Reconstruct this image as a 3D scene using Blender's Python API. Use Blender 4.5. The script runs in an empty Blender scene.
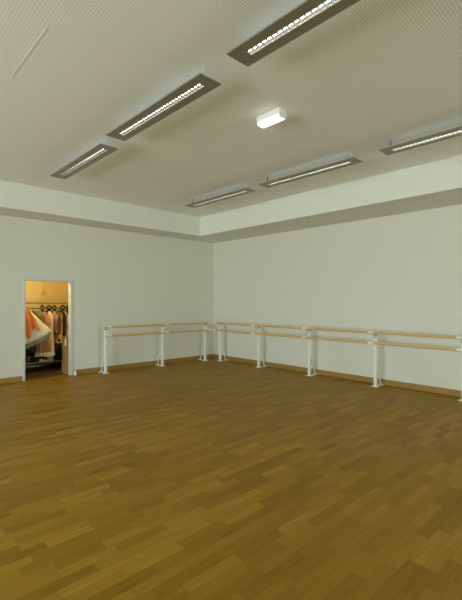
import bpy, bmesh, math, random
from mathutils import Vector, Matrix
random.seed(7)
sc = bpy.context.scene
COL = sc.collection
PI = math.pi

# ------------------------------------------------------------------ materials
def nt(name):
    m = bpy.data.materials.new(name); m.use_nodes = True
    n = m.node_tree.nodes; l = m.node_tree.links
    return m, n, l, n['Principled BSDF']

def simple(name, col, rough=0.5, metal=0.0, vary=0.06, scale=8.0, bump=0.0, bscale=60.0, sheen=0.0):
    m, n, l, b = nt(name)
    b.inputs['Roughness'].default_value = rough
    b.inputs['Metallic'].default_value = metal
    if sheen: b.inputs['Sheen Weight'].default_value = sheen
    tc = n.new('ShaderNodeTexCoord')
    no = n.new('ShaderNodeTexNoise'); no.inputs['Scale'].default_value = scale; no.inputs['Detail'].default_value = 3
    l.new(tc.outputs['Object'], no.inputs['Vector'])
    mx = n.new('ShaderNodeMix'); mx.data_type = 'RGBA'
    mx.inputs['A'].default_value = tuple(c * (1 - vary) for c in col) + (1,)
    mx.inputs['B'].default_value = tuple(min(1, c * (1 + vary)) for c in col) + (1,)
    l.new(no.outputs['Fac'], mx.inputs['Factor'])
    l.new(mx.outputs['Result'], b.inputs['Base Color'])
    if bump:
        n2 = n.new('ShaderNodeTexNoise'); n2.inputs['Scale'].default_value = bscale
        l.new(tc.outputs['Object'], n2.inputs['Vector'])
        bp = n.new('ShaderNodeBump'); bp.inputs['Strength'].default_value = bump; bp.inputs['Distance'].default_value = 0.01
        l.new(n2.outputs['Fac'], bp.inputs['Height']); l.new(bp.outputs['Normal'], b.inputs['Normal'])
    return m

def emis(name, col, strength):
    m = bpy.data.materials.new(name); m.use_nodes = True
    n = m.node_tree.nodes; l = m.node_tree.links
    for x in list(n): n.remove(x)
    o = n.new('ShaderNodeOutputMaterial'); e = n.new('ShaderNodeEmission')
    e.inputs['Color'].default_value = tuple(col) + (1,); e.inputs['Strength'].default_value = strength
    l.new(e.outputs[0], o.inputs['Surface'])
    return m

def math_node(n, l, op, a, b=None, c=None):
    x = n.new('ShaderNodeMath'); x.operation = op
    for i, v in enumerate((a, b, c)):
        if v is None: continue
        if isinstance(v, (int, float)): x.inputs[i].default_value = v
        else: l.new(v, x.inputs[i])
    return x.outputs[0]

def floor_material():
    m, n, l, b = nt('oak_strip_parquet')
    W, L = 0.092, 0.42
    tc = n.new('ShaderNodeTexCoord'); sp = n.new('ShaderNodeSeparateXYZ')
    l.new(tc.outputs['Object'], sp.inputs[0])
    X, Y = sp.outputs['X'], sp.outputs['Y']
    yr = math_node(n, l, 'DIVIDE', Y, W)
    row = math_node(n, l, 'FLOOR', yr)
    wn = n.new('ShaderNodeTexWhiteNoise'); wn.noise_dimensions = '1D'; l.new(row, wn.inputs['W'])
    off = math_node(n, l, 'MULTIPLY', wn.outputs['Value'], 7.31)
    wn2 = n.new('ShaderNodeTexWhiteNoise'); wn2.noise_dimensions = '1D'; l.new(math_node(n, l, 'ADD', row, 371.5), wn2.inputs['W'])
    ln = math_node(n, l, 'MULTIPLY_ADD', wn2.outputs['Value'], L * .6, L * .75)
    xr = math_node(n, l, 'ADD', math_node(n, l, 'DIVIDE', X, ln), off)
    colm = math_node(n, l, 'FLOOR', xr)
    cid = n.new('ShaderNodeCombineXYZ'); l.new(row, cid.inputs[0]); l.new(colm, cid.inputs[1])
    cell = n.new('ShaderNodeTexWhiteNoise'); cell.noise_dimensions = '3D'; l.new(cid.outputs[0], cell.inputs['Vector'])
    # grain: long thin streaks along x, different in each strip
    gv = n.new('ShaderNodeCombineXYZ')
    l.new(math_node(n, l, 'MULTIPLY', X, 3.0), gv.inputs[0])
    l.new(math_node(n, l, 'MULTIPLY', Y, 75.0), gv.inputs[1])
    l.new(math_node(n, l, 'MULTIPLY', cell.outputs['Value'], 40.0), gv.inputs[2])
    gr = n.new('ShaderNodeTexNoise'); gr.inputs['Scale'].default_value = 1.0; gr.inputs['Detail'].default_value = 4
    gr.inputs['Distortion'].default_value = 0.6
    l.new(gv.outputs[0], gr.inputs['Vector'])
    ramp = n.new('ShaderNodeValToRGB'); r = ramp.color_ramp
    r.elements[0].position = 0.0; r.elements[0].color = (0.165, 0.083, 0.0065, 1)
    r.elements[1].position = 1.0; r.elements[1].color = (0.425, 0.250, 0.040, 1)
    e = r.elements.new(0.12); e.color = (0.245, 0.128, 0.0105, 1)
    e = r.elements.new(0.72); e.color = (0.325, 0.182, 0.0190, 1)
    v = math_node(n, l, 'ADD', math_node(n, l, 'MULTIPLY', cell.outputs['Value'], 0.70),
                  math_node(n, l, 'MULTIPLY', math_node(n, l, 'SUBTRACT', gr.outputs['Fac'], 0.35), 0.85))
    l.new(v, ramp.inputs[0])
    # narrow joints between the strips
    fy = math_node(n, l, 'FRACT', yr); fx = math_node(n, l, 'FRACT', xr)
    jy = math_node(n, l, 'LESS_THAN', math_node(n, l, 'MINIMUM', fy, math_node(n, l, 'SUBTRACT', 1.0, fy)), 0.012)
    jx = math_node(n, l, 'LESS_THAN', math_node(n, l, 'MINIMUM', fx, math_node(n, l, 'SUBTRACT', 1.0, fx)), 0.002)
    j = math_node(n, l, 'MULTIPLY', math_node(n, l, 'MAXIMUM', jy, jx), 0.45)
    mx = n.new('ShaderNodeMix'); mx.data_type = 'RGBA'
    l.new(j, mx.inputs['Factor']); l.new(ramp.outputs[0], mx.inputs['A']); mx.inputs['B'].default_value = (0.06, 0.03, 0.01, 1)
    l.new(mx.outputs['Result'], b.inputs['Base Color'])
    rg = math_node(n, l, 'ADD', math_node(n, l, 'MULTIPLY', cell.outputs['Value'], 0.04), 0.42)
    l.new(rg, b.inputs['Roughness'])
    b.inputs['Specular IOR Level'].default_value = 0.08
    return m

def perforated_material():
    m, n, l, b = nt('perforated_plaster_board')
    P = 0.026
    tc = n.new('ShaderNodeTexCoord'); sp = n.new('ShaderNodeSeparateXYZ'); l.new(tc.outputs['Object'], sp.inputs[0])
    fx = math_node(n, l, 'SUBTRACT', math_node(n, l, 'FRACT', math_node(n, l, 'DIVIDE', sp.outputs['X'], P)), 0.5)
    fy = math_node(n, l, 'SUBTRACT', math_node(n, l, 'FRACT', math_node(n, l, 'DIVIDE', sp.outputs['Y'], P)), 0.5)
    d2 = math_node(n, l, 'ADD', math_node(n, l, 'MULTIPLY', fx, fx), math_node(n, l, 'MULTIPLY', fy, fy))
    hole = math_node(n, l, 'LESS_THAN', d2, 0.05)
    # plain joints between the boards every 1.2 m by 2.4 m
    mx = n.new('ShaderNodeMix'); mx.data_type = 'RGBA'
    l.new(hole, mx.inputs['Factor'])
    mx.inputs['A'].default_value = (0.93, 0.95, 0.90, 1); mx.inputs['B'].default_value = (0.62, 0.60, 0.52, 1)
    l.new(mx.outputs['Result'], b.inputs['Base Color'])
    b.inputs['Roughness'].default_value = 0.85
    return m

M = {}
M['wall'] = simple('white_wall_paint', (0.705, 0.70, 0.605), 0.8, vary=0.012, scale=1.3, bump=0.05, bscale=90)
M['bulkhead'] = simple('white_bulkhead_paint', (0.76, 0.77, 0.70), 0.8, vary=0.01, scale=1.5)
M['ceiling'] = perforated_material()
M['floor'] = floor_material()
M['baseboard'] = simple('oak_baseboard', (0.34, 0.185, 0.036), 0.55, vary=0.12, scale=5)
M['white_metal'] = simple('white_powder_coat', (0.82, 0.835, 0.75), 0.35, vary=0.02)
M['frame_grey'] = simple('pale_grey_steel_frame', (0.62, 0.645, 0.575), 0.4, vary=0.02)
M['beech'] = simple('varnished_beech', (0.68, 0.44, 0.155), 0.32, vary=0.1, scale=14)
M['dark_metal'] = simple('dark_steel', (0.06, 0.06, 0.055), 0.4, metal=0.6)
M['lamp_panel'] = simple('bronze_grey_lamp_panel', (0.225, 0.205, 0.148), 0.32, metal=0.0, vary=0.03)
M['louvre'] = simple('bright_aluminium_louvre', (0.86, 0.86, 0.84), 0.22, metal=1.0, vary=0.02)
M['reflector'] = simple('satin_reflector', (0.80, 0.79, 0.74), 0.3, metal=1.0, vary=0.02)
M['tube'] = emis('fluorescent_tube', (0.95, 1.0, 0.97), 4.2)
M['uplight'] = emis('upward_diffuser', (0.90, 1.0, 0.98), 0.12)
M['emergency'] = emis('bulkhead_diffuser', (0.93, 1.0, 0.95), 1.5)
M['plastic'] = simple('white_plastic', (0.88, 0.88, 0.85), 0.4, vary=0.02)
M['clear_plastic'] = simple('frosted_clear_plastic', (0.86, 0.90, 0.88), 0.2, vary=0.03)
M['cable_dark'] = simple('dark_suspension_rod', (0.05, 0.05, 0.05), 0.5)
M['cable_pale'] = simple('pale_suspension_wire', (0.62, 0.63, 0.6), 0.4)
M['closet_wall'] = simple('cream_closet_wall', (0.72, 0.60, 0.34), 0.85, vary=0.05, scale=2.5)
M['cardboard'] = simple('brown_cardboard', (0.29, 0.19, 0.055), 0.8, vary=0.12, scale=12)
M['tape'] = simple('brown_packing_tape', (0.26, 0.15, 0.05), 0.35)
M['paper'] = simple('white_paper_label', (0.78, 0.74, 0.66), 0.7)
M['hanger_black'] = simple('black_hanger_plastic', (0.015, 0.014, 0.013), 0.4)
M['rail_steel'] = simple('dark_grey_rail_steel', (0.12, 0.115, 0.10), 0.35, metal=0.7)
M['rail_light'] = simple('dull_steel_rail', (0.35, 0.33, 0.27), 0.4, metal=0.5)

def cloth(name, col, vary=0.15, scale=14):
    return simple(name, col, 0.85, vary=vary, scale=scale, bump=0.3, bscale=70, sheen=0.15)
M['tulle'] = cloth('cream_white_tulle', (0.90, 0.83, 0.64), 0.06)
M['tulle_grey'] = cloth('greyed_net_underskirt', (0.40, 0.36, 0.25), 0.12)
M['orange'] = cloth('orange_satin', (0.84, 0.26, 0.085), 0.22, 18)
M['green'] = cloth('bottle_green_velvet', (0.030, 0.055, 0.022), 0.3)
M['olive'] = cloth('olive_tan_cloth', (0.30, 0.23, 0.10), 0.3)
M['peach'] = cloth('peach_satin', (0.68, 0.38, 0.20), 0.15)
M['cream'] = cloth('cream_lace', (0.86, 0.74, 0.54), 0.14, 30)
M['pink'] = cloth('rose_pink_satin', (0.62, 0.34, 0.29), 0.15)
M['mauve'] = cloth('mauve_satin', (0.40, 0.22, 0.25), 0.2)
M['gold'] = cloth('gold_brocade', (0.75, 0.47, 0.13), 0.2, 16)
def brocade():
    m = M['gold']; n = m.node_tree.nodes; l = m.node_tree.links; b = n['Principled BSDF']
    src = b.inputs['Base Color'].links[0].from_socket
    tc = n.new('ShaderNodeTexCoord'); v = n.new('ShaderNodeTexNoise'); v.inputs['Scale'].default_value = 11; l.new(tc.outputs['Object'], v.inputs['Vector'])
    k = math_node(n, l, 'GREATER_THAN', v.outputs['Fac'], .57)
    mx = n.new('ShaderNodeMix'); mx.data_type = 'RGBA'; l.new(k, mx.inputs['Factor']); l.new(src, mx.inputs['A']); mx.inputs['B'].default_value = (.02, .013, .006, 1)
    l.new(mx.outputs['Result'], b.inputs['Base Color'])
brocade()
M['black'] = cloth('black_velvet', (0.012, 0.010, 0.010), 0.3)
M['dark_red'] = cloth('dark_red_velvet', (0.05, 0.012, 0.010), 0.3)
M['blush'] = cloth('blush_pink_satin', (0.74, 0.46, 0.34), 0.15)
M['peach_net'] = cloth('apricot_net', (0.42, 0.24, 0.10), 0.25, 24)

# ------------------------------------------------------------------ mesh helpers
class MB:
    def __init__(s): s.bm = bmesh.new()
    def box(s, lo, hi, bevel=0.0):
        lo, hi = Vector(lo), Vector(hi)
        t = bmesh.new()
        bmesh.ops.create_cube(t, size=1)
        bmesh.ops.scale(t, vec=hi - lo, verts=t.verts)
        bmesh.ops.translate(t, vec=(lo + hi) / 2, verts=t.verts)
        if bevel: bmesh.ops.bevel(t, geom=t.edges[:], offset=bevel, segments=2, profile=0.5, affect='EDGES')
        return s.merge(t)
    def merge(s, t):
        me = bpy.data.meshes.new('tmp'); t.to_mesh(me); t.free(); s.bm.from_mesh(me); bpy.data.meshes.remove(me); return s
    def tube(s, pts, r, seg=12, caps=True):
        pts = [Vector(p) for p in pts]; rs = r if isinstance(r, (list, tuple)) else [r] * len(pts)
        up = None; rings = []
        for i, p in enumerate(pts):
            d = (pts[min(i + 1, len(pts) - 1)] - pts[max(i - 1, 0)]).normalized()
            if up is None: up = d.orthogonal().normalized()
            up = (up - d * up.dot(d)).normalized(); w = d.cross(up)
            rings.append([s.bm.verts.new(p + (up * math.cos(2*PI*k/seg) + w * math.sin(2*PI*k/seg)) * rs[i]) for k in range(seg)])
        s.skin(rings, True)
        if caps:
            s.bm.faces.new(rings[0][::-1]); s.bm.faces.new(rings[-1])
        return s
    def bar(s, a, b, w, h, up=(0, 0, 1)):
        """rectangular bar from a to b"""
        a, b = Vector(a), Vector(b); d = (b - a).normalized(); up = Vector(up)
        sx = d.cross(up)
        if sx.length < 1e-4: sx = d.orthogonal()
        sx.normalize(); uz = sx.cross(d).normalized()
        r = []
        for p in (a, b):
            r.append([s.bm.verts.new(p + sx * i * w / 2 + uz * j * h / 2) for i, j in ((-1, -1), (1, -1), (1, 1), (-1, 1))])
        s.skin(r, True); s.bm.faces.new(r[0][::-1]); s.bm.faces.new(r[1]); return s
    def skin(s, rings, closed):
        for A, B in zip(rings, rings[1:]):
            n = len(A)
            for k in range(n if closed else n - 1):
                s.bm.faces.new((A[k], A[(k + 1) % n], B[(k + 1) % n], B[k]))
    def lathe(s, prof, c=(0, 0, 0), seg=24):
        c = Vector(c); rings = []
        for r, z in prof:
            rings.append([s.bm.verts.new(c + Vector((r * math.cos(2*PI*k/seg), r * math.sin(2*PI*k/seg), z))) for k in range(seg)])
        s.skin(rings, True); s.bm.faces.new(rings[0][::-1]); s.bm.faces.new(rings[-1]); return s
    def prism(s, poly, a, b):
        """polygon in 3-D extruded by the vector b - a"""
        d = Vector(b) - Vector(a)
        A = [s.bm.verts.new(Vector(p)) for p in poly]; B = [s.bm.verts.new(Vector(p) + d) for p in poly]
        s.skin([A, B], True); s.bm.faces.new(A[::-1]); s.bm.faces.new(B); return s
    def build(s, name, mat, parent=None, smooth=False, kind=None, label=None):
        bmesh.ops.recalc_face_normals(s.bm, faces=s.bm.faces)
        me = bpy.data.meshes.new(name); s.bm.to_mesh(me); s.bm.free()
        me.materials.append(mat)
        if smooth:
            me.polygons.foreach_set('use_smooth', [True] * len(me.polygons))
            me.set_sharp_from_angle(angle=math.radians(40))
        o = bpy.data.objects.new(name, me); COL.objects.link(o)
        if parent is not None: o.parent = parent
        if kind: o['kind'] = kind
        if label: o['label'] = label
        return o

def thing(name, label, cat, loc=(0, 0, 0), rz=0, group=None):
    o = bpy.data.objects.new(name, None); COL.objects.link(o)
    o.empty_display_size = 0.1
    o.location = loc; o.rotation_euler = (0, 0, rz)
    return tag(o, label, cat, group)

def tag(o, label, cat, group=None):
    o['label'] = label; o['category'] = cat
    if group: o['group'] = group
    return o

def struct(name, mb, mat, label=None, parent=None):
    return mb.build(name, mat, parent, kind='structure' if parent is None else None, label=label)

def dup(root, loc, rz, label, group=None):
    r = root.copy(); COL.objects.link(r); r.location = loc; r.rotation_euler = (0, 0, rz); r['label'] = label
    if group: r['group'] = group
    for ch in list(root.children):
        c = ch.copy(); COL.objects.link(c); c.parent = r
        for g in list(ch.children):
            d = g.copy(); COL.objects.link(d); d.parent = c
    return r

# ------------------------------------------------------------------ the room
ZC, ZS = 3.96, 3.464         # ceiling, underside of the bulkhead
BA, BB = 0.792, 1.16          # depth of the bulkhead off the left and the right wall
XW, YR = -14.2, -15.5         # window wall, rear wall
DX0, DX1, DZ = -5.295, -4.318, 2.148   # door opening
T = 0.13
CY1, CX0, CX1, CZ = 1.75, -5.85, -3.4, 2.62   # closet

struct('floor', MB().box((XW - .3, YR - .3, -.1), (.3, CY1 + .1, 0)), M['floor'], 'oak strip parquet floor of the dance studio')
struct('ceiling', MB().box((XW - .3, YR - .3, ZC), (.3, T, ZC + .12)), M['ceiling'], 'white perforated acoustic ceiling')
w = MB().box((XW, 0, 0), (DX0, T, ZC)).box((DX1, 0, 0), (.0, T, ZC)).box((DX0, 0, DZ), (DX1, T, ZC))
struct('wall_left', w, M['wall'], 'white wall with the costume closet doorway')
struct('wall_right', MB().box((0, YR, 0), (.2, T, ZC)), M['wall'], 'plain white wall behind the longer barre run')
# rear wall with two openings
RWIN = [(-4.6, -2.3)]
RZ0, RZ1 = 1.0, 3.4
w = MB().box((XW, YR - .2, 0), (.2, YR, RZ0)).box((XW, YR - .2, RZ1), (.2, YR, ZC))
xs = [XW] + [v for p in RWIN for v in p] + [.2]
for i in range(0, len(xs), 2): w.box((xs[i], YR - .2, RZ0), (xs[i + 1], YR, RZ1))
struct('wall_rear', w, M['wall'], 'white wall with two windows behind the viewer')
# window wall with four openings
WIN = [(-9.0, -6.0), (-5.7, -2.7)]
WZ0, WZ1 = 0.35, 3.5
w = MB().box((XW - .25, YR - .2, 0), (XW, T, WZ0)).box((XW - .25, YR - .2, WZ1), (XW, T, ZC))
ys = [YR - .2] + [v for p in WIN for v in p] + [T]
for i in range(0, len(ys), 2): w.box((XW - .25, ys[i], WZ0), (XW, ys[i + 1], WZ1))
struct('wall_window', w, M['wall'], 'white wall with tall windows beside the viewer')
def glass_mat():
    m = bpy.data.materials.new('window_glass'); m.use_nodes = True
    n = m.node_tree.nodes; l = m.node_tree.links
    for x in list(n): n.remove(x)
    o = n.new('ShaderNodeOutputMaterial'); t = n.new('ShaderNodeBsdfTransparent'); g = n.new('ShaderNodeBsdfGlossy')
    g.inputs['Roughness'].default_value = 0.0
    f = n.new('ShaderNodeFresnel'); f.inputs['IOR'].default_value = 1.45; mx = n.new('ShaderNodeMixShader')
    l.new(f.outputs[0], mx.inputs[0]); l.new(t.outputs[0], mx.inputs[1]); l.new(g.outputs[0], mx.inputs[2]); l.new(mx.outputs[0], o.inputs['Surface'])
    return m
M['glass'] = glass_mat()
def window(n, org, rz, width, z0, z1, label):
    """org: left end of the opening on the inner wall face; local x along the wall, +y to the inside"""
    root = MB(); q = .06; y0, y1 = -.17, -.10; mid = width / 2
    root.box((0, y0, z0), (q, y1, z1)).box((width - q, y0, z0), (width, y1, z1))
    root.box((q, y0, z0), (width - q, y1, z0 + q)).box((q, y0, z1 - q), (width - q, y1, z1))
    root.box((mid - .035, y0, z0 + q), (mid + .035, y1, z1 - q))
    wo = struct('window_%d' % n, root, M['white_metal'], label)
    wo.location = org; wo.rotation_euler = (0, 0, rz)
    for xa, xb in ((q, mid - .035), (mid + .035, width - q)):
        MB().box((xa, y0 + .03, z0 + q), (xb, y0 + .036, z1 - q)).build('pane', M['glass'], wo)
    L = bpy.data.lights.new('window_daylight', 'AREA'); L.shape = 'RECTANGLE'; L.size = width; L.size_y = z1 - z0
    L.cycles.is_portal = True
    lo = bpy.data.objects.new('window_daylight', L); COL.objects.link(lo)
    inw = Vector((-math.sin(rz), math.cos(rz), 0)); al = Vector((math.cos(rz), math.sin(rz), 0))
    lo.location = Vector(org) + al * mid - inw * .27 + Vector((0, 0, (z0 + z1) / 2))
    lo.rotation_euler = inw.to_track_quat('-Z', 'Y').to_euler()
for i, (a, b) in enumerate(WIN):
    window(i + 1, (XW, b, 0), -PI / 2, b - a, WZ0, WZ1, 'tall window in the wall beside the viewer')
for i, (a, b) in enumerate(RWIN):
    window(len(WIN) + i + 1, (a, YR, 0), 0, b - a, RZ0, RZ1, 'window in the wall behind the viewer')

# bulkheads along both walls
struct('trim_1', MB().box((XW, -BA, ZS), (0, 0, ZC)), M['bulkhead'], 'white boxed bulkhead along the top of the left wall')
struct('trim_2', MB().box((-BB, YR, ZS), (0, -BA, ZC)), M['bulkhead'], 'white boxed bulkhead along the top of the right wall')
# plain filled strip across the perforated ceiling
struct('trim_3', MB().box((-6.803, -5.75, ZC - .002), (-6.792, -4.74, ZC)), M['bulkhead'], 'thin pale filled joint in the ceiling')
# baseboards
BH, BT = 0.113, 0.016
def base(name, segs, label):
    m = MB()
    for lo, hi in segs: m.box(lo, hi, 0.003)
    struct(name, m, M['baseboard'], label)
base('baseboard_left', [((XW, -BT, 0), (DX0 - .05, 0, BH)), ((DX1 + .05, -BT, 0), (0, 0, BH))], 'oak baseboard along the left wall')
base('baseboard_right', [((-BT, YR, 0), (0, -BT, BH))], 'oak baseboard along the right wall')

struct('floor_closet_shade', MB().box((CX0, T, 0), (CX1, CY1, .002)), simple('closet_floor_painted_shade', (.15, .085, .022), .6, vary=.2, scale=6), 'closet floor sheet with the shade painted in dark brown')  # closet shade painted as a thin dark brown sheet over the parquet

# door frame (open doorway)
d = MB()
FW, FY = 0.045, -0.014
d.box((DX0 - FW, FY, 0), (DX0, 0.002, DZ + FW), .003).box((DX1, FY, 0), (DX1 + FW, 0.002, DZ + FW), .003).box((DX0, FY, DZ), (DX1, 0.002, DZ + FW), .003)
dr = struct('door_1', d, M['frame_grey'], 'pale grey steel door frame of the costume closet')
MB().box((DX0 - .001, FY, 0), (DX0 + .006, T, DZ)).build('jamb', M['frame_grey'], dr)
MB().box((DX1 - .006, FY, 0), (DX1 + .001, T, DZ)).build('jamb', M['frame_grey'], dr)
MB().box((DX0 + .006, FY, DZ - .006), (DX1 - .006, T, DZ + .001)).build('head', M['frame_grey'], dr)

# closet shell
def stained():
    m = M['closet_wall'].copy(); m.name = 'cream_wall_with_smudge'
    n = m.node_tree.nodes; l = m.node_tree.links; b = n['Principled BSDF']
    src = b.inputs['Base Color'].links[0].from_socket
    tc = n.new('ShaderNodeTexCoord'); vm = n.new('ShaderNodeVectorMath'); vm.operation = 'DISTANCE'
    no = n.new('ShaderNodeTexNoise'); no.inputs['Scale'].default_value = 14
    l.new(tc.outputs['Object'], no.inputs['Vector']); l.new(tc.outputs['Object'], vm.inputs[0]); vm.inputs[1].default_value = (-4.34, CY1, 1.91)
    d = math_node(n, l, 'MULTIPLY_ADD', no.outputs['Fac'], .12, vm.outputs['Value'])
    mr = n.new('ShaderNodeMapRange'); mr.inputs['From Min'].default_value = .05; mr.inputs['From Max'].default_value = .16
    mr.inputs['To Min'].default_value = .65; mr.inputs['To Max'].default_value = 0
    l.new(d, mr.inputs['Value'])
    mx = n.new('ShaderNodeMix'); mx.data_type = 'RGBA'; l.new(mr.outputs[0], mx.inputs['Factor']); l.new(src, mx.inputs['A'])
    mx.inputs['B'].default_value = (.20, .14, .06, 1); l.new(mx.outputs['Result'], b.inputs['Base Color'])
    return m
M['closet_back'] = stained()
struct('wall_closet_back', MB().box((CX0, CY1, 0), (CX1, CY1 + .1, CZ)), M['closet_back'], 'cream back wall of the closet')
struct('wall_closet_left', MB().box((CX0 - .1, T, 0), (CX0, CY1 + .1, CZ)), M['closet_wall'], 'cream side wall of the closet, left')
struct('wall_closet_right', MB().box((CX1, T, 0), (CX1 + .1, CY1 + .1, CZ)), M['closet_wall'], 'cream side wall of the closet, right')
struct('ceiling_closet', MB().box((CX0 - .1, T, CZ), (CX1 + .1, CY1 + .1, CZ + .1)), M['closet_wall'], 'ceiling of the closet')

# ------------------------------------------------------------------ door stop, sockets
t = thing('door_stop', 'white domed door stop on the floor at the right foot of the door frame', 'door stop', (-4.235, -.05, 0))
MB().lathe([(.026, 0), (.030, .004), (.030, .07), (.028, .088), (.020, .102), (.008, .109)]).build('post', M['plastic'], t, True)
MB().lathe([(.034, 0), (.034, .010), (.031, .014)]).build('base', M['plastic'], t, True)

M['socket_well'] = simple('shaded_plastic', (.55, .55, .50), .5)
def socket(x, z, label):
    t = thing('wall_socket', label, 'socket', (x, 0, z), 0, 'wall sockets')
    MB().box((-.041, -.011, -.041), (.041, 0, .041), .003).build('face_plate', M['plastic'], t)
    MB().tube([(0, -.0115, 0), (0, -.0125, 0)], .021, 20).build('socket_well', M['socket_well'], t)
    for s in (-1, 1):
        MB().tube([(s * .0095, -.013, 0), (s * .0095, -.0128, 0)], .003, 8).build('pin_hole', M['dark_metal'], t)
    return t
socket(-3.68, .32, 'white square wall socket by the left end of the barre')
socket(-1.22, .31, 'white square wall socket low between the second and third left wall posts')

# ------------------------------------------------------------------ ballet barres
ZU, ZL = 1.099, 0.893        # the two hand rails
R = 0.0225
PO, RO = 0.30, 0.50          # post and rail distance from the wall
SL = 0.052                   # half length of a sleeve
# local frame of a support: origin on the floor under the post, -y into the room, +y to the wall
def make_support(label):
    t = thing('barre_support', label, 'barre support', (0, 0, 0), 0, 'floor standing barre supports')
    MB().box((-.028, -.028, .012), (.028, .028, 1.03), .005).build('post', M['white_metal'], t)
    MB().box((-.033, -.033, 1.03), (.033, .033, 1.042), .003).build('cap', M['dark_metal'], t, label='dark cap on the post top')
    MB().box((-.075, -.06, 0), (.075, .06, .012), .003).build('base_plate', M['white_metal'], t)
    MB().box((-.018, .06, 0), (.018, .19, .008), .002).build('base_strap', M['white_metal'], t)
    MB().box((-.06, .19, 0), (.06, .275, .012), .003).build('foot_plate', M['white_metal'], t)
    MB().tube([(0, .025, .50), (0, .228, .010)], .015, 10).build('brace', M['white_metal'], t, True)
    for s in (-1, 1):
        MB().lathe([(.009, .012), (.009, .018), (.005, .021)], (s * .055, -.04, 0), 8).build('bolt', M['rail_light'], t)
    # head with arms reaching out to the sleeves
    hd = MB().box((-.036, -.046, .90), (.036, -.03, 1.02), .003).build('head_bracket', M['white_metal'], t)
    MB().tube([(0, -.046, .985), (0, -.056, .985)], .013, 12).build('clamp_screw', M['dark_metal'], hd)
    off = -(RO - PO)
    MB().bar((0, -.045, .965), (0, off + .012, ZU - .022), .03, .016).build('arm', M['white_metal'], t)
    MB().bar((0, -.045, .925), (0, off + .024, ZL), .03, .016).build('arm', M['white_metal'], t)
    for z in (ZU, ZL):
        MB().tube([(-SL, off, z), (SL, off, z)], .0275, 16).build('sleeve', M['white_metal'], t, True)
    return t
sup = None
def put_support(x, y, rz, label):
    global sup
    if sup is None:
        sup = make_support(label); sup.location = (x, y, 0); sup.rotation_euler = (0, 0, rz); return sup
    return dup(sup, (x, y, 0), rz, label)
LX = [-3.618, -2.03, -.572]
RY = [-.645, -2.15, -3.735, -5.34, -6.945]
lab_l = ['white barre post at the free left end of the left wall run',
         'white barre post in the middle of the left wall run',
         'white barre post of the left wall run nearest the corner']
lab_r = ['white barre post of the right wall run nearest the corner',
         'second white barre post from the corner on the right wall run',
         'third white barre post from the corner on the right wall run',
         'fourth white barre post from the corner on the right wall run',
         'white barre post cut by the right edge of the photo']
SR = []
SLs = [put_support(x, -PO, 0, l) for x, l in zip(LX, lab_l)]
SR = [put_support(-PO, y, -PI / 2, l) for y, l in zip(RY, lab_r)]
# short wooden rail ends past the outer sleeves
off = -(RO - PO)
for s, sg, ln in ((SLs[0], -1, .045), (SLs[2], 1, .02), (SR[0], -1, .012)):
    for z in (ZU, ZL):
        MB().tube([(sg * SL, off, z), (sg * (SL + ln - .004), off, z), (sg * (SL + ln), off, z)], [R, R, R * .8], 16).build('rail_end', M['beech'], s, True, label='wooden rail end')
def rail(a, b, z, along, label):
    n = b - a
    t = MB().tube([(0, 0, 0), (n / 2, 0, 0), (n, 0, 0)], R, 18).build('barre_rail', M['beech'], None, True)
    if along == 'x': t.location = (a, -RO, z)
    else: t.location = (-RO, b, z); t.rotation_euler = (0, 0, -PI / 2)
    tag(t, label, 'barre rail', 'wooden barre rails')
for i, where in enumerate(['at the free end of the left wall run', 'of the left wall run nearest the corner']):
    rail(LX[i] + SL, LX[i + 1] - SL, ZU, 'x', 'upper round wooden rail ' + where)
    rail(LX[i] + SL, LX[i + 1] - SL, ZL, 'x', 'lower round wooden rail ' + where)
for i, where in enumerate(['of the right wall run nearest the corner', 'second from the corner on the right wall',
                           'third from the corner on the right wall', 'ending at the right edge of the photo']):
    rail(RY[i + 1] + SL, RY[i] - SL, ZU, 'y', 'upper round wooden rail ' + where)
    rail(RY[i + 1] + SL, RY[i] - SL, ZL, 'y', 'lower round wooden rail ' + where)

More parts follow.
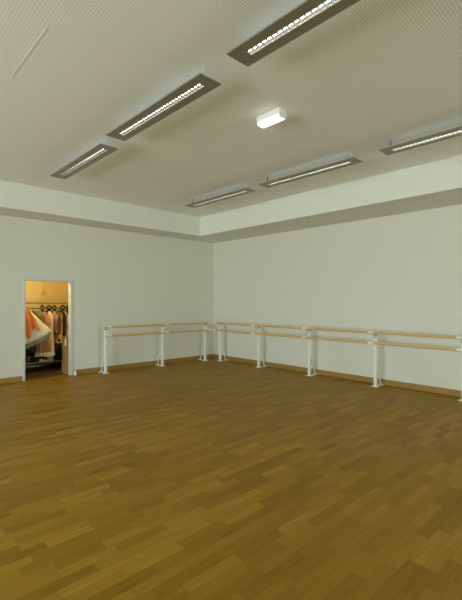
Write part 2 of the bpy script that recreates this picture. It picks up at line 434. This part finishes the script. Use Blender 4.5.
# ------------------------------------------------------------------ ceiling lamps
LW, LL, ZP = 0.265, 1.89, 3.80
def make_lamp(label, wire):
    """origin at the middle of the panel underside, long along y"""
    t = thing('pendant_lamp', label, 'lamp', (0, 0, ZP), 0, 'long louvred ceiling lamps')
    hw, hl = LW / 2, LL / 2; sw, sl = .029, hl - .13
    th = .014
    p = MB()
    p.box((-hw, -hl, 0), (-sw, hl, th), .002).box((sw, -hl, 0), (hw, hl, th), .002)
    p.box((-sw, -hl, 0), (sw, -sl, th)).box((-sw, sl, 0), (sw, hl, th))
    p.build('panel', M['lamp_panel'], t)
    b = MB()
    for s in (-1, 1): b.box((s * .041 - .002, -sl - .012, -.002), (s * .041 + .002, sl + .012, .0))
    b.build('edge_bead', M['louvre'], t, label='thin bright bead along the slot')
    h = MB()
    for s in (-1, 1):   # low housing sides
        h.box((s * .050 - .004, -sl - .02, th), (s * .050 + .004, sl + .02, .036))
        h.box((-.054, s * (sl + .02) - .004, th), (.054, s * (sl + .02) + .004, .036))
    h.build('housing', M['lamp_panel'], t)
    MB().box((-.046, -sl - .016, .034), (.046, sl + .016, .037)).build('upper_diffuser', M['uplight'], t, label='glowing top of the lamp')
    rf = MB()
    for s in (-1, 1):
        rf.prism([(s * sw, -sl, .003), (s * .044, -sl, .016), (s * .044, -sl, .033), (s * .046, -sl, .033), (s * .046, -sl, .016), (s * (sw + .003), -sl, .003)], (0, 0, 0), (0, 2 * sl, 0))
    rf.build('reflector', M['reflector'], t)
    MB().tube([(0, -sl, .025), (0, sl, .025)], .008, 12).build('tube', M['tube'], t, True, label='lit fluorescent tube')
    lv = MB(); n = 30
    prev = None
    for k in range(n + 1):       # V shaped cross blades joined by two thin side rails
        y = -sl + .008 + 2 * (sl - .008) * k / n
        st = [[lv.bm.verts.new((x, y + dy, z)) for dy, z in ((-.008, .016), (.008, .016), (0, .002))] for x in (-sw, -sw + .004, sw - .004, sw)]
        lv.skin(st, True); lv.bm.faces.new(st[0][::-1]); lv.bm.faces.new(st[-1])
        if prev:
            for i in (0, 2): lv.bm.faces.new((prev[i][1], prev[i + 1][1], st[i + 1][0], st[i][0]))
        prev = st
    lv.build('louvre', M['louvre'], t)
    for s in (-1, 1):
        dk = wire == 'cable_dark' and s > 0
        MB().tube([(0, s * (hl - .11), th), (0, s * (hl - .11), ZC - ZP)], .0075 if dk else .003, 8).build('suspension_rod', M['cable_dark' if dk else 'cable_pale'], t)
    return t
yl = [-7.65, -5.375, -3.165]
xl = [-5.525, -5.50, -5.425]
ll = ['long louvred pendant lamp cut by the top edge of the photo',
      'long louvred pendant lamp in the middle of the left row',
      'long louvred pendant lamp at the far left end of the left row']
lampL = make_lamp(ll[0], 'cable_pale'); lampL.location = (xl[0], yl[0], ZP)
for x, y, l in zip(xl[1:], yl[1:], ll[1:]): dup(lampL, (x, y, ZP), 0, l)
yr_ = [-7.515, -5.24, -3.05]
lr = ['long louvred pendant lamp cut by the right edge of the photo',
      'long louvred pendant lamp in the middle of the right row',
      'long louvred pendant lamp of the right row nearest the corner']
lampR = make_lamp(lr[0], 'cable_dark'); lampR.location = (-2.525, yr_[0], ZP)
for y, l in zip(yr_[1:], lr[1:]): dup(lampR, (-2.525, y, ZP), 0, l)

# small lit box lamp on the ceiling
t = thing('ceiling_light', 'small lit white box lamp fixed on the ceiling between the two lamp rows', 'lamp', (-4.305, -6.035, ZC))
MB().box((-.065, -.18, -.070), (.065, .18, 0), .006).build('housing', M['plastic'], t)
MB().box((-.058, -.165, -.108), (.061, .176, -.070), .016).build('diffuser', M['emergency'], t, True, label='glowing diffuser')
MB().box((-.062, -.180, -.106), (.062, -.166, -.070), .005).build('end_cap', M['clear_plastic'], t, label='clear end of the diffuser')

# ------------------------------------------------------------------ closet: rails, hangers, costumes, boxes
RYK, ZR = 0.92, 1.525
rk = thing('garment_rack', 'dark steel garment rack on castors standing in the closet', 'clothes rack', (-4.72, RYK, 0))
rx0, rx1 = -.86, .98
MB().tube([(rx0, 0, ZR), (rx1, 0, ZR)], .014, 12).build('hanging_bar', M['rail_steel'], rk, True)
for x in (rx0, rx1):
    MB().tube([(x, 0, .21), (x, 0, ZR + .012)], .013, 10).build('upright', M['rail_steel'], rk, True)
    MB().tube([(x, -.24, .13), (x, -.2, .21), (x, .03, .21), (x, .06, .13)], .012, 10).build('foot', M['rail_steel'], rk, True)
    for s in (-1, 1):
        yy = -.24 if s < 0 else .06; c = MB().tube([(x - .012, yy, .05), (x + .012, yy, .05)], .05, 16).build('castor', M['hanger_black'], rk, True)
        MB().box((x - .02, yy - .012, .05), (x - .013, yy + .012, .14)).build('fork', M['rail_steel'], c)
MB().tube([(rx0, -.0, .225), (rx1, -.0, .225)], .015, 12).build('base_bar', M['rail_light'], rk, True, label='paler lower bar')

RY2, ZR2 = 1.45, 1.65
wr = thing('clothes_rail', 'thin dark wall rail running across the back of the closet', 'clothes rail', (-4.6, RY2, ZR2))
MB().tube([(CX0 + 4.6, 0, 0), (CX1 + 4.6, 0, 0)], .010, 10).build('rail', M['rail_steel'], wr, True)
for x in (CX0 + 4.6, CX1 + 4.6 - .02):
    MB().tube([(x, 0, 0), (x + .02, 0, 0)], .025, 14).build('end_flange', M['rail_steel'], wr)

def hanger_parts(t, wide=.40, drop=.16, thick=.012, m='hanger_black'):
    """origin at the top of the rail; shoulders along local x"""
    MB().tube([(0, .0, .012 + 0)] + [(0, .022 * math.sin(a), .0 + .022 * math.cos(a) - .004) for a in [i * PI / 6 for i in range(1, 7)]] + [(0, 0, -.045), (0, 0, -.075)], .003, 6).build('hook', M['rail_light'], t, True)
    h = wide / 2
    MB().tube([(-h, 0, -drop), (-h * .55, 0, -.115), (0, 0, -.072), (h * .55, 0, -.115), (h, 0, -drop)], [thick * .7, thick, thick * 1.1, thick, thick * .7], 8).tube([(-h, 0, -drop), (h, 0, -drop)], thick * .5, 6).build('shoulder_bar', M[m], t, True)

def gown_rings(mb, prof, folds, amp, ph=0, seg=48, flat=1.0):
    """prof rows: z, half width along the shoulders (y), half thickness (x), x shift, y shift"""
    rings = []; zt = prof[0][0]; zb = prof[-1][0]
    N = 18
    def at(z):
        for a, b in zip(prof, prof[1:]):
            if a[0] >= z >= b[0]:
                f = (a[0] - z) / max(1e-6, a[0] - b[0]); f2 = f
                return [a[i] + (b[i] - a[i]) * f2 for i in range(1, 5)]
        return prof[-1][1:]
    for i in range(N + 1):
        z = zt + (zb - zt) * i / N; wy, wx, sx, sy = at(z); u = i / N
        r = []
        for k in range(seg):
            a = 2 * PI * k / seg
            q = 1 + amp * (u ** .7) * math.sin(folds * a + ph + 1.3 * math.sin(2 * a + ph)) 
            r.append(mb.bm.verts.new((sx + wx * q * math.cos(a), sy + wy * q * math.sin(a), z + (.012 * math.sin(3 * a + ph) * u))))
        rings.append(r)
    mb.skin(rings, True); mb.bm.faces.new(rings[0][::-1]); mb.bm.faces.new(rings[-1])
    return mb

def costume(kind, x, y, zr, label, prof, mat, folds=9, amp=.16, ph=0, turn=0, hanger_label=None, extra=(), cat='costume'):
    """prof z values are relative to the rail; hanger is its own thing"""
    hg = thing('clothes_hanger', hanger_label or ('dark hanger holding the ' + label.split(' hanging')[0].split(' on ')[0]), 'hanger', (x, y, zr + .014), PI / 2 + turn, 'hangers in the closet')
    hanger_parts(hg)
    t = thing(kind, label, cat, (x, y, zr), turn, 'costumes in the closet')
    gown_rings(MB(), prof, folds, amp, ph).build('body' if kind != 'skirt' else 'skirt', M[mat], t, True)
    for nm, pr, mt, fo, am in extra:
        gown_rings(MB(), pr, fo, am, ph + 1).build(nm, M[mt], t, True)
    return t

def P(top, bot, wy0, wy1, wx0, wx1, sx=0, sy=0):
    """simple dress: neck, shoulders, waist, hem"""
    return [(top, .05, .03, 0, 0), (top - .05, wy0 * .8, wx0 * .7, 0, 0), (top - .12, wy0, wx0, 0, 0), (top - .45, wy0 * .75, wx0 * .9, sx * .5, sy * .5), (bot, wy1, wx1, sx, sy)]

D = 'hanging on the rack'
costume('gown', -4.845, RYK, ZR, 'bottle green velvet gown at the left end of the rack', P(-.06, -1.0, .20, .2, .05, .05), 'green', 7, .2, 0)
costume('jacket', -4.70, RYK, ZR, 'olive tan jacket on the rack right of the green gown', P(-.06, -.44, .20, .19, .055, .05), 'olive', 7, .2, 1)
costume('gown', -4.585, RYK, ZR, 'peach satin gown on the rack left of the cream lace gown', P(-.08, -1.0, .19, .2, .042, .04), 'peach', 8, .18, 2)
costume('gown', -4.462, RYK, ZR, 'long cream lace gown in the middle of the rack', P(-.07, -1.05, .20, .22, .060, .068, 0, 0), 'cream', 9, .15, 3,
        extra=[('hem_frill', [(-1.04, .22, .066, 0, 0), (-1.12, .24, .078, 0, 0)], 'tulle', 14, .12)])
costume('gown', -4.358, RYK, ZR, 'rose pink satin gown right of the cream lace gown', P(-.065, -.58, .19, .2, .032, .030), 'pink', 8, .2, 4)
costume('gown', -4.288, RYK, ZR, 'mauve satin gown between the pink and the gold gowns', P(-.065, -.58, .19, .2, .026, .022), 'mauve', 8, .2, 5)
costume('gown', -4.225, RYK, ZR, 'gold brocade gown with a black hem on the rack', [(-.10, .05, .02, 0, 0), (-.16, .17, .026, 0, 0), (-.56, .16, .028, 0, 0), (-.66, .2, .060, -.045, 0), (-.85, .22, .072, -.06, 0)], 'gold', 8, .16, 6,
        extra=[('hem_band', [(-.84, .222, .074, -.06, 0), (-.95, .23, .078, -.065, 0)], 'black', 8, .16)])
costume('gown', -4.172, RYK, ZR, 'dark red velvet gown behind the gold brocade gown', P(-.07, -1.0, .2, .22, .016, .016), 'dark_red', 7, .2, 7)
costume('gown', -4.096, RYK, ZR, 'blush pink satin gown at the right end of the rack', P(-.07, -.70, .19, .2, .036, .040), 'blush', 8, .18, 8)

# dark costumes on the back rail, their black hangers showing above
for i, (x, tw, c, l) in enumerate([(-4.47, .75, 'black', 'black cape on the back wall rail above the cream gown'),
                               (-4.30, 1.05, 'black', 'black cape on the back wall rail above the rose pink gown'),
                               (-4.17, .85, 'black', 'black cape on the back wall rail above the gold gown'),
                               (-3.96, 1.15, 'dark_red', 'dark red cape on the back wall rail toward the right'),
                               (-3.82, .9, 'black', 'black cape at the right end of the back wall rail')]):
    hg = thing('clothes_hanger', 'hanger holding the ' + l, 'hanger', (x, RY2, ZR2 + .010), PI / 2 - tw, 'hangers in the closet')
    hanger_parts(hg, .26, .15, .020)
    t = thing('cape', l, 'costume', (x, RY2, ZR2), -tw, 'costumes in the closet')
    gown_rings(MB(), [(-.15, .05, .015, 0, 0), (-.18, .11, .022, 0, 0), (-.5, .125, .028, 0, 0), (-1.38, .125, .032, 0, 0)], 8, .2, i).build('body', M[c], t, True)

# long coats on hooks of the back wall, behind the tutu
for x, c, l in ((-5.04, 'black', 'long black coat on the back wall at the far left behind the tutu'),
                (-4.82, 'dark_red', 'long dark red coat on the back wall behind the tutu'),
                (-4.60, 'black', 'long black coat on the back wall behind the apricot skirt')):
    hk = thing('coat_hook', 'wall hook carrying the ' + l.split(' on the')[0] + (' at the left' if x < -5 else ''), 'hook', (x, CY1, 1.17), 0, 'coat hooks on the back wall')
    MB().box((-.02, -.008, -.04), (.02, 0, .04), .002).build('back_plate', M['rail_steel'], hk)
    MB().tube([(0, -.008, .0), (0, -.06, -.005), (0, -.075, .02)], .006, 8).build('arm', M['rail_steel'], hk, True)
    t = thing('coat', l, 'costume', (x, CY1 - .075, 1.16), PI / 2, 'costumes in the closet')
    gown_rings(MB(), [(0, .02, .02, 0, 0), (-.05, .07, .04, 0, 0), (-.25, .09, .045, 0, 0), (-.86, .095, .05, 0, 0)], 7, .2, x).build('body', M[c], t, True)

# apricot net skirt lying low under the tutu: hung from the rack by clips
t = thing('skirt', 'apricot net skirt with cream frilled hem hanging below the big tutu', 'costume', (-4.665, RYK - .12, ZR), 0, 'costumes in the closet')
gown_rings(MB(), [(-.50, .10, .06, 0, 0), (-.62, .14, .10, 0, 0), (-1.06, .18, .15, .0, 0)], 13, .12, 2).build('skirt', M['peach_net'], t, True)
gown_rings(MB(), [(-1.03, .185, .155, 0, 0), (-1.13, .20, .175, .02, 0)], 17, .12, 2).build('hem_frill', M['cream'], t, True, label='cream frill')
MB().tube([(0, .12, .014), (0, .06, -.25), (0, 0, -.51)], .004, 6).build('hanging_loop', M['black'], t)

# the big tutu dress hung just inside the doorway on the left
hk = thing('coat_hook', 'coat hook arm on the left side wall of the closet', 'hook', (CX0, .52, 1.76))
MB().box((0, -.03, -.06), (.012, .03, .06), .003).build('back_plate', M['rail_steel'], hk)
MB().tube([(.012, 0, 0), (.55, 0, 0), (.57, 0, .02)], .008, 8).build('arm', M['rail_steel'], hk, True)
hg = thing('clothes_hanger', 'hanger of the big tutu dress behind the left door jamb', 'hanger', (-5.30, .52, 1.768), 0.0, 'hangers in the closet')
hanger_parts(hg, .16, .13, .008)
tt = thing('tutu_dress', 'big cream tulle tutu with orange bodice just inside the doorway', 'costume', (0, 0, 0), 0, 'costumes in the closet')
W0 = Vector((-5.235, .47, 1.60)); H0 = Vector((-5.095, .44, .81)); EX = Vector((.93, 0, .37)); EY = Vector((0, 1, 0))
def S(u, a, k=0.0, rx=.535, ry=.23, ripple=.03, fold=21, ph=0):
    c = W0.lerp(H0, u)
    r = u ** .92
    e = Vector((1, 0, .05)).lerp(EX, min(1, u * 1.2))
    q = 1 + ripple * u * math.sin(fold * a + ph + math.sin(3 * a))
    return c + e * ((.075 + (rx - .075) * r + k) * q * math.cos(a)) + EY * ((.07 + (ry - .07) * r + k) * q * math.sin(a))
def skirt_layer(name, mat, u0, u1, k, drop, ripple, fold, ph, label=None):
    m = MB(); rings = []
    for i in range(17):
        u = u0 + (u1 - u0) * i / 16
        rings.append([m.bm.verts.new(S(u, 2 * PI * j / 120, k, ripple=ripple, fold=fold, ph=ph) - Vector((0, 0, drop * (u - u0)))) for j in range(120)])
    m.skin(rings, True)
    o = m.build(name, M[mat], tt, True, label=label)
    so = o.modifiers.new('thickness', 'SOLIDIFY'); so.thickness = .004
    return o
skirt_layer('overskirt', 'tulle', 0.03, 1.0, 0, 0, .022, 23, 0)
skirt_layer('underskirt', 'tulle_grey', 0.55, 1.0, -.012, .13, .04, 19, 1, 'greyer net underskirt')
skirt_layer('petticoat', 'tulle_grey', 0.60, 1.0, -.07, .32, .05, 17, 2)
# orange bodice falling over the front of the skirt, with pointed ends
m = MB(); rings = []
NA = 60
for i in range(25):
    v = i / 24; ring = []
    for j in range(NA + 1):
        f = j / NA; a = -2.9 + f * 2.05            # round the front of the cone
        tip = .62 + .24 * abs(((f * 3.0 + .15) % 1.0) * 2 - 1) + .06 * f - .40 * max(0, f - .88) / .12
        u = .0 + tip * v
        ring.append(m.bm.verts.new(S(u, a, .034 + .022 * math.sin(f * 27 + 4 * v) * (.3 + v) + .008 * math.sin(9 * v + 13 * f), ripple=0)))
    rings.append(ring)
m.skin(rings, False)
bo = m.build('bodice', M['orange'], tt, True, label='orange satin bodice')
so = bo.modifiers.new('thickness', 'SOLIDIFY'); so.thickness = .005
MB().tube([tuple(W0 + Vector((-.065, 0, .0))), tuple(W0 + Vector((-.065, 0, .08))), (-5.30, .52, 1.66)], .008, 8).build('shoulder_strap', M['orange'], tt, True)

# cardboard boxes stacked inside the doorway on the right
def carton(x0, x1, y0, y1, z0, z1, label, lab=False):
    cx, cy = (x0 + x1) / 2, (y0 + y1) / 2
    t = thing('cardboard_box', label, 'box', (cx, cy, z0), 0, 'cardboard boxes in the closet')
    a, b, h = (x1 - x0) / 2, (y1 - y0) / 2, z1 - z0
    MB().box((-a, -b, 0), (a, b, h - .004), .004).build('carton', M['cardboard'], t)
    for s in (-1, 1):
        MB().box((-a, min(s * .002, s * b), h - .004), (a, max(s * .002, s * b), h), .001).build('flap', M['cardboard'], t)
    MB().box((-a - .001, -.025, h), (a + .001, .025, h + .001)).build('tape', M['tape'], t)
    MB().box((-a - .0012, -.025, h - .07), (-a - .0002, .025, h)).build('tape', M['tape'], t)
    if lab: MB().box((-a - .0012, -b + .07, h - .22), (-a - .0002, -b + .15, h - .06)).build('paper_label', M['paper'], t, label='white paper label')
carton(-4.335, -3.95, .17, .50, 0, .29, 'brown cardboard box at the bottom of the stack in the doorway')
carton(-4.328, -3.955, .175, .495, .292, .58, 'brown cardboard box in the middle of the stack in the doorway')
carton(-4.332, -3.95, .17, .50, .582, .875, 'brown cardboard box with white label on top of the stack', True)

# shoes, bags and a white carton heaped on a low shelf board behind the rack bar
sh = thing('shoe_shelf', 'low dark board carrying shoes and bags under the costumes', 'shelf', (-4.62, 1.12, 0))
M['dark_wood'] = simple('dark_stained_board', (.055, .035, .018), .6, vary=.2)
MB().box((-.95, -.12, .17), (.80, .60, .19), .003).build('board', M['dark_wood'], sh)
for x in (-.90, .75):
    MB().box((x - .012, -.11, 0), (x + .012, .59, .17)).build('leg', M['dark_wood'], sh)
def shoe(x, y, z, rz, mat, label):
    t = thing('shoe', label, 'shoe', (x, y, z), rz, 'shoes in the closet')
    m = MB(); rings = []
    for yy, wd, h in ((-.13, .012, .02), (-.115, .03, .035), (-.08, .042, .05), (-.02, .038, .06), (.04, .032, .075), (.09, .034, .085), (.118, .026, .085), (.125, .010, .07)):
        rings.append([m.bm.verts.new((wd * math.cos(a) , yy, .012 + max(0, h * .5 + h * .5 * math.sin(a)))) for a in [2 * PI * k / 14 for k in range(14)]])
    m.skin(rings, True); m.bm.faces.new(rings[0][::-1]); m.bm.faces.new(rings[-1])
    m.build('upper', M[mat], t, True)
    MB().prism([(-.01, -.13, 0), (-.036, -.10, 0), (-.042, -.06, 0), (-.03, .04, 0), (-.032, .11, 0), (0, .128, 0), (.032, .11, 0), (.03, .04, 0), (.042, -.06, 0), (.036, -.10, 0), (.01, -.13, 0)], (0, 0, 0), (0, 0, .013)).build('sole', M['hanger_black'], t)
shoe(-4.545, 1.02, .19, 1.2, 'cream', 'cream shoe on the low shelf left of the white box')
def bag(x, y, z, w_, d_, h_, mat, label):
    t = thing('bag', label, 'bag', (x, y, z), .2, 'bags in the closet')
    m = MB(); gown_rings(m, [(h_, d_ * .25, w_ * .35, 0, 0), (h_ * .9, d_ * .4, w_ * .44, 0, 0), (h_ * .35, d_ * .5, w_ * .5, 0, 0), (.01, d_ * .45, w_ * .47, 0, 0)], 6, .06)
    for v in m.bm.verts: v.co.z = max(0.0, v.co.z)
    m.build('pouch', M[mat], t, True)
    MB().tube([(-w_ * .2, 0, h_ * .93), (-w_ * .15, 0, h_ * 1.2), (w_ * .15, 0, h_ * 1.2), (w_ * .2, 0, h_ * .93)], .008, 8).build('handle', M[mat], t, True)
bag(-4.74, 1.14, .19, .22, .18, .17, 'black', 'black bag on the low shelf under the apricot skirt')
bag(-4.19, 1.12, .19, .28, .18, .26, 'black', 'black bag on the low shelf under the gold gown')
bag(-5.04, 1.12, .19, .26, .20, .30, 'dark_red', 'dark red bag on the low shelf under the tutu')
t = thing('shoe_box', 'upright white shoe box on the low shelf', 'box', (-4.40, 1.07, .19), .25, 'small boxes in the closet')
MB().box((-.055, -.05, 0), (.055, .05, .165), .004).build('box_body', M['paper'], t)
MB().box((-.058, -.053, .155), (.058, .053, .19), .004).build('lid', M['paper'], t)

# warm closet lamp
cl = thing('ceiling_lamp', 'round warm lamp on the closet ceiling', 'lamp', (-4.85, .45, CZ))
MB().lathe([(.09, 0), (.09, -.03), (.085, -.04)]).build('base', M['plastic'], cl, True)
MB().lathe([(.08, -.04), (.085, -.06), (.07, -.10), (.04, -.12), (.01, -.125)]).build('globe', emis('warm_globe', (1.0, .70, .28), 1.5), cl, True)
Lp = bpy.data.lights.new('closet_bulb', 'POINT'); Lp.energy = 9; Lp.color = (1.0, .77, .30); Lp.shadow_soft_size = .08
lo = bpy.data.objects.new('closet_bulb', Lp); COL.objects.link(lo); lo.location = (-4.85, .45, CZ - .20)

# ------------------------------------------------------------------ daylight
wd = bpy.data.worlds.new('daylight'); sc.world = wd; wd.use_nodes = True
n = wd.node_tree.nodes; l = wd.node_tree.links
bg = n['Background']
tc = n.new('ShaderNodeTexCoord'); sp = n.new('ShaderNodeSeparateXYZ'); l.new(tc.outputs['Generated'], sp.inputs[0])
rp = n.new('ShaderNodeValToRGB'); l.new(math_node(n, l, 'MULTIPLY_ADD', sp.outputs['Z'], .5, .5), rp.inputs[0])
r = rp.color_ramp
r.elements[0].position = 0.0; r.elements[0].color = (.85, .97, .92, 1)
r.elements[1].position = 1.0; r.elements[1].color = (.42, .54, .64, 1)
e = r.elements.new(.485); e.color = (.87, .99, .95, 1)
e = r.elements.new(.515); e.color = (.86, 1.0, 1.0, 1)
l.new(rp.outputs[0], bg.inputs['Color']); bg.inputs['Strength'].default_value = 5.2

# ------------------------------------------------------------------ camera
cam = bpy.data.cameras.new('camera'); co = bpy.data.objects.new('camera', cam); COL.objects.link(co)
F, CYP, ROLL, YAW = 401.243, 301.637, -0.002843, 0.756125
cam.sensor_fit = 'HORIZONTAL'; cam.sensor_width = 36; cam.lens = 36 * F / 462
cam.shift_y = (CYP - 300) / 462
co.location = (-7.9616, -9.2174, 1.7)
co.matrix_world = Matrix.Translation(co.location) @ Matrix.Rotation(-YAW, 4, 'Z') @ Matrix.Rotation(PI / 2, 4, 'X') @ Matrix.Rotation(-ROLL, 4, 'Z')
cam.clip_start = .05
sc.camera = co

sc.view_settings.view_transform = 'Standard'; sc.view_settings.look = 'None'; sc.view_settings.gamma = 1
sc.view_settings.use_curve_mapping = False
sc.view_settings.exposure = 1.6
sc.cycles.max_bounces = 16; sc.cycles.diffuse_bounces = 10; sc.cycles.transparent_max_bounces = 16
sc.cycles.use_denoising = True
